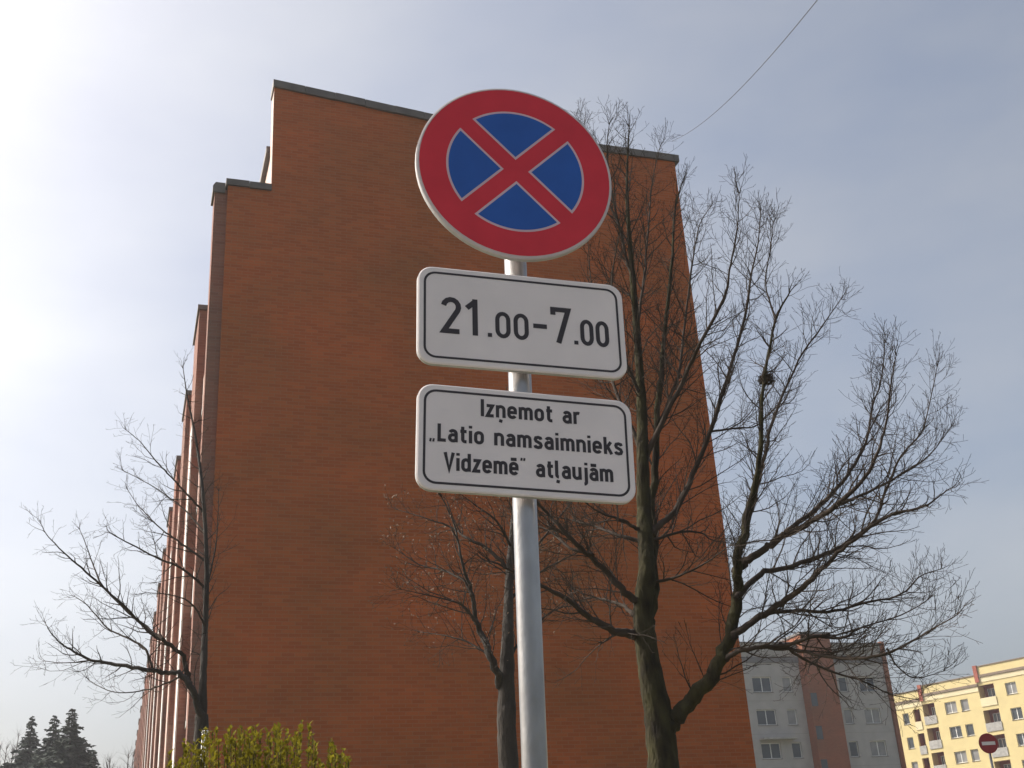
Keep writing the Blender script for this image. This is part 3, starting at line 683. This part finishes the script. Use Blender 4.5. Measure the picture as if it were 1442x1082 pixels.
def text(parent, s, x0, x1, base, cap, wd=.145, zbase=0., gap=.135, space=.30):
    """writes s between x0 and x1 (plate coordinates in metres), baseline at height base"""
    adv = sum((space if c == ' ' else GL[c][0]+gap) for c in s)-gap
    sx = (x1-x0)/adv; x = 0; 
    for c in s:
        if c == ' ': x += space; continue
        g_, sts = GL[c]
        mb = MB()
        for q, stt in enumerate(sts):
            ribbon(mb, [((x+px)*sx/cap*1.0, py) for px, py in stt], wd*(.6 if c in '„”' else 1), zbase+.00012*q, lambda v, z: (x0+v.x*cap, -z, base+v.y*cap))
        mb.build('digit' if c.isdigit() else ('letter' if c.isalpha() else 'punctuation'), M['ink'], parent)
        x += g_+gap

# ------------------------------------------------------------------ the no-stopping sign with two plates on one pole
DP = 3.055
foot = Vector((-.052, DP, 0)); LEANX = .0252
sg = thing('no_stopping_sign', foot, 'round red and blue no stopping sign above two white plates on a galvanised pole', 'road sign')
m_ = MB(); PR = .0325; ht = 3.86
zs = [-.3, .0, 1, 2, 3, ht]
m_.tube([(LEANX*z, 0, z) for z in zs], [PR]*6, 32); m_.build('pole', M['galv'], sg, smooth=True)
m_ = MB(); m_.tube([(LEANX*(ht+.001), 0, ht+.001), (LEANX*ht, 0, ht+.018)], [PR+.002, PR-.004], 24); m_.build('pole_cap', M['ink'], sg, smooth=False)
m_ = MB(); m_.tube([(0,0,-.05), (0,0,.13)], [.16, .15], 20); m_.build('footing', M['concrete'], sg)
def rrect(w_, h_, r_, n=8):
    pts = []
    for cx, cz, a0 in ((w_/2-r_, h_/2-r_, 0), (-w_/2+r_, h_/2-r_, 90), (-w_/2+r_, -h_/2+r_, 180), (w_/2-r_, -h_/2+r_, 270)):
        pts += arc(cx, cz, r_, r_, a0, a0+90, n)
    return pts
def circ(r_, n=72): return [(r_*math.cos(2*math.pi*k/n), r_*math.sin(2*math.pi*k/n)) for k in range(n)]
def ringband(mb, o_, i_, y):
    n = len(o_)
    for k in range(n):
        j = (k+1) % n; mb.quad((o_[k][0], y, o_[k][1]), (o_[j][0], y, o_[j][1]), (i_[j][0], y, i_[j][1]), (i_[k][0], y, i_[k][1]))
def tray(outer, inner, inner2, depth):
    """pressed sheet sign: a face with a rolled edge, turned back into a flange, open behind"""
    mb = MB(); n = len(outer)
    mb.poly([(p[0], 0, p[1]) for p in reversed(inner)])
    for A_, ya, B_, yb in ((inner, 0, outer, .003), (outer, .003, outer, depth), (outer, depth, inner, depth), (inner, depth, inner, .0025)):
        for k in range(n):
            j = (k+1) % n; mb.quad((A_[j][0], ya, A_[j][1]), (A_[k][0], ya, A_[k][1]), (B_[k][0], yb, B_[k][1]), (B_[j][0], yb, B_[j][1]))
    mb.poly([(p[0], .0024, p[1]) for p in inner])
    return mb
def placed(name, mesh_b, mats, c, yaw, roll, smooth=False):
    o = mesh_b.build(name, mats, sg, smooth); o.location = c-foot; o.rotation_mode = 'YXZ'
    o.rotation_euler = (0, roll, 0); o.matrix_basis = Matrix.Translation(c-foot) @ Matrix.Rotation(yaw, 4, 'Z') @ Matrix.Rotation(roll, 4, 'Y')
    return o
def clamp(parent, yaw, z, xoff):
    k_ = MB()
    k_.box(-.075, .075, .016, .032, z-.018, z+.018)
    for sx_ in (-1, 1): k_.box(sx_*.052-.011, sx_*.052+.011, .0321, .112, z-.014, z+.014)
    o = k_.build('mounting_clamp', M['galv'], parent); o.location = (xoff, 0, 0)
    for sx_ in (-1, 1):
        b_ = MB(); b_.tube([(sx_*.064, .068, z), (sx_*.075, .068, z)], [.008, .008], 6)
def sign_plate(c, yaw, roll, label):
    W_, H_ = .6, .3
    o = placed('plate', tray(rrect(W_, H_, .042), rrect(W_-.008, H_-.008, .038), None, .017), M['signwhite'], c, yaw, roll)
    o['label'] = label
    e = MB(); oo = rrect(W_+.0012, H_+.0012, .0426)
    for k in range(len(oo)):
        j = (k+1) % len(oo); e.quad((oo[j][0], .006, oo[j][1]), (oo[k][0], .006, oo[k][1]), (oo[k][0], .0172, oo[k][1]), (oo[j][0], .0172, oo[j][1]))
    e.build('edge_flange', M['alu'], o)
    b_ = MB(); ringband(b_, rrect(W_-.032, H_-.032, .034), rrect(W_-.045, H_-.045, .028), -.0006); b_.build('border_line', M['ink'], o)
    for z in (.07, -.07): clamp(o, 0, z, -.018)
    return o
YAW = R(15.7)
p1 = sign_plate(Vector((.043, 2.990, 3.113)), YAW, R(1.8), 'white plate reading 21.00-7.00')
zb = -.056
text(p1, '21', -.236, -.128, zb, .113, .135, .0007, .11)
text(p1, '.00', -.104, .014, zb, .081, .15, .0007, .13)
text(p1, '-', .028, .068, zb, .113, .125, .0007)
text(p1, '7', .079, .140, zb, .113, .135, .0007)
text(p1, '.00', .147, .250, zb, .081, .15, .0007, .13)
p2 = sign_plate(Vector((.032, 2.988, 2.749)), YAW-R(.1), R(2.5), 'white plate with three lines of black lettering')
for s, xa, xb, yb in (('Izņemot ar', -.128, .150, .067), ('„Latio namsaimnieks', -.268, .268, -.014), ('Vidzemē” atļaujām', -.228, .236, -.094)):
    text(p2, s, xa, xb, yb, .050, .184, .0007, .115, .42)
# round sign
cc = at(726.5, 240.5, 2.985)
dsk = placed('disc', tray(circ(.300), circ(.295), None, .018), M['signgrey'], cc, YAW, R(1.5))
dsk['label'] = 'round red and blue no stopping disc'
e = MB(); oo = circ(.3006)
for k in range(len(oo)):
    j = (k+1) % len(oo); e.quad((oo[j][0], .007, oo[j][1]), (oo[k][0], .007, oo[k][1]), (oo[k][0], .0182, oo[k][1]), (oo[j][0], .0182, oo[j][1]))
e.build('edge_flange', M['alu'], dsk)
r_ = MB(); r_.poly([(p[0], -.0005, p[1]) for p in reversed(circ(.2915))]); r_.build('red_face', M['signred'], dsk)
def sector(rad, hw, mid, y, n=22):
    """quarter of a disc of radius rad, cut back by hw from the two diagonals"""
    am = R(mid); ad_ = math.asin(hw/rad); a0, a1 = am-math.pi/4+ad_, am+math.pi/4-ad_
    apex = (hw*math.sqrt(2)*math.cos(am), hw*math.sqrt(2)*math.sin(am))
    return [apex]+[(rad*math.cos(a0+(a1-a0)*k/n), rad*math.sin(a0+(a1-a0)*k/n)) for k in range(n+1)]
for mid in (0, 90, 180, 270):
    q = MB(); q.poly([(p[0], -.0009, p[1]) for p in reversed(sector(.2115, .0265, mid, 0))]); o = q.build('segment_outline', M['signline'], dsk)
    q = MB(); q.poly([(p[0], -.0013, p[1]) for p in reversed(sector(.2045, .0335, mid, 0))]); q.build('blue_segment', M['signblue'], dsk)
for z in (.12, -.12): clamp(dsk, 0, z, -.018)

# ------------------------------------------------------------------ far no-entry sign
ne = at(1392, 1047, 30.0); nf = Vector((ne.x, ne.y, 0))
es = thing('no_entry_sign', nf, 'small red no entry sign with a white bar in front of the yellow block', 'road sign')
m_ = MB(); m_.tube([(0,.06,-.2), (0,.06,ne.z+.2)], [.03, .03], 12); m_.build('pole', M['galv'], es, smooth=True)
d_ = MB(); cr = circ(.235, 40); d_.prism(cr, 0, .025); o = d_.build('disc', M['farred'], es); o.location = (0, 0, ne.z); o.rotation_euler = (0, 0, R(8))
b_ = MB(); b_.box(-.17, .17, -.006, -.001, -.04, .04); b_.build('white_bar', M['signwhite'], o)


# ------------------------------------------------------------------ light haze in the air
hz = MB(); hz.box(-260, 260, -120, 320, -1.5, 32); ho = hz.build('haze', [])
hm = bpy.data.materials.new('haze_air'); hm.use_nodes = True; ht_ = hm.node_tree; ht_.nodes.clear()
hv = ht_.nodes.new('ShaderNodeVolumePrincipled'); hv.inputs['Color'].default_value = (.93, .95, 1, 1); hv.inputs['Density'].default_value = .0006; hv.inputs['Anisotropy'].default_value = .35
hout = ht_.nodes.new('ShaderNodeOutputMaterial'); ht_.links.new(hv.outputs[0], hout.inputs['Volume'])
ho.data.materials.clear(); ho.data.materials.append(hm); tag(ho, 'thin pale haze in the air over the whole place', kind='stuff')
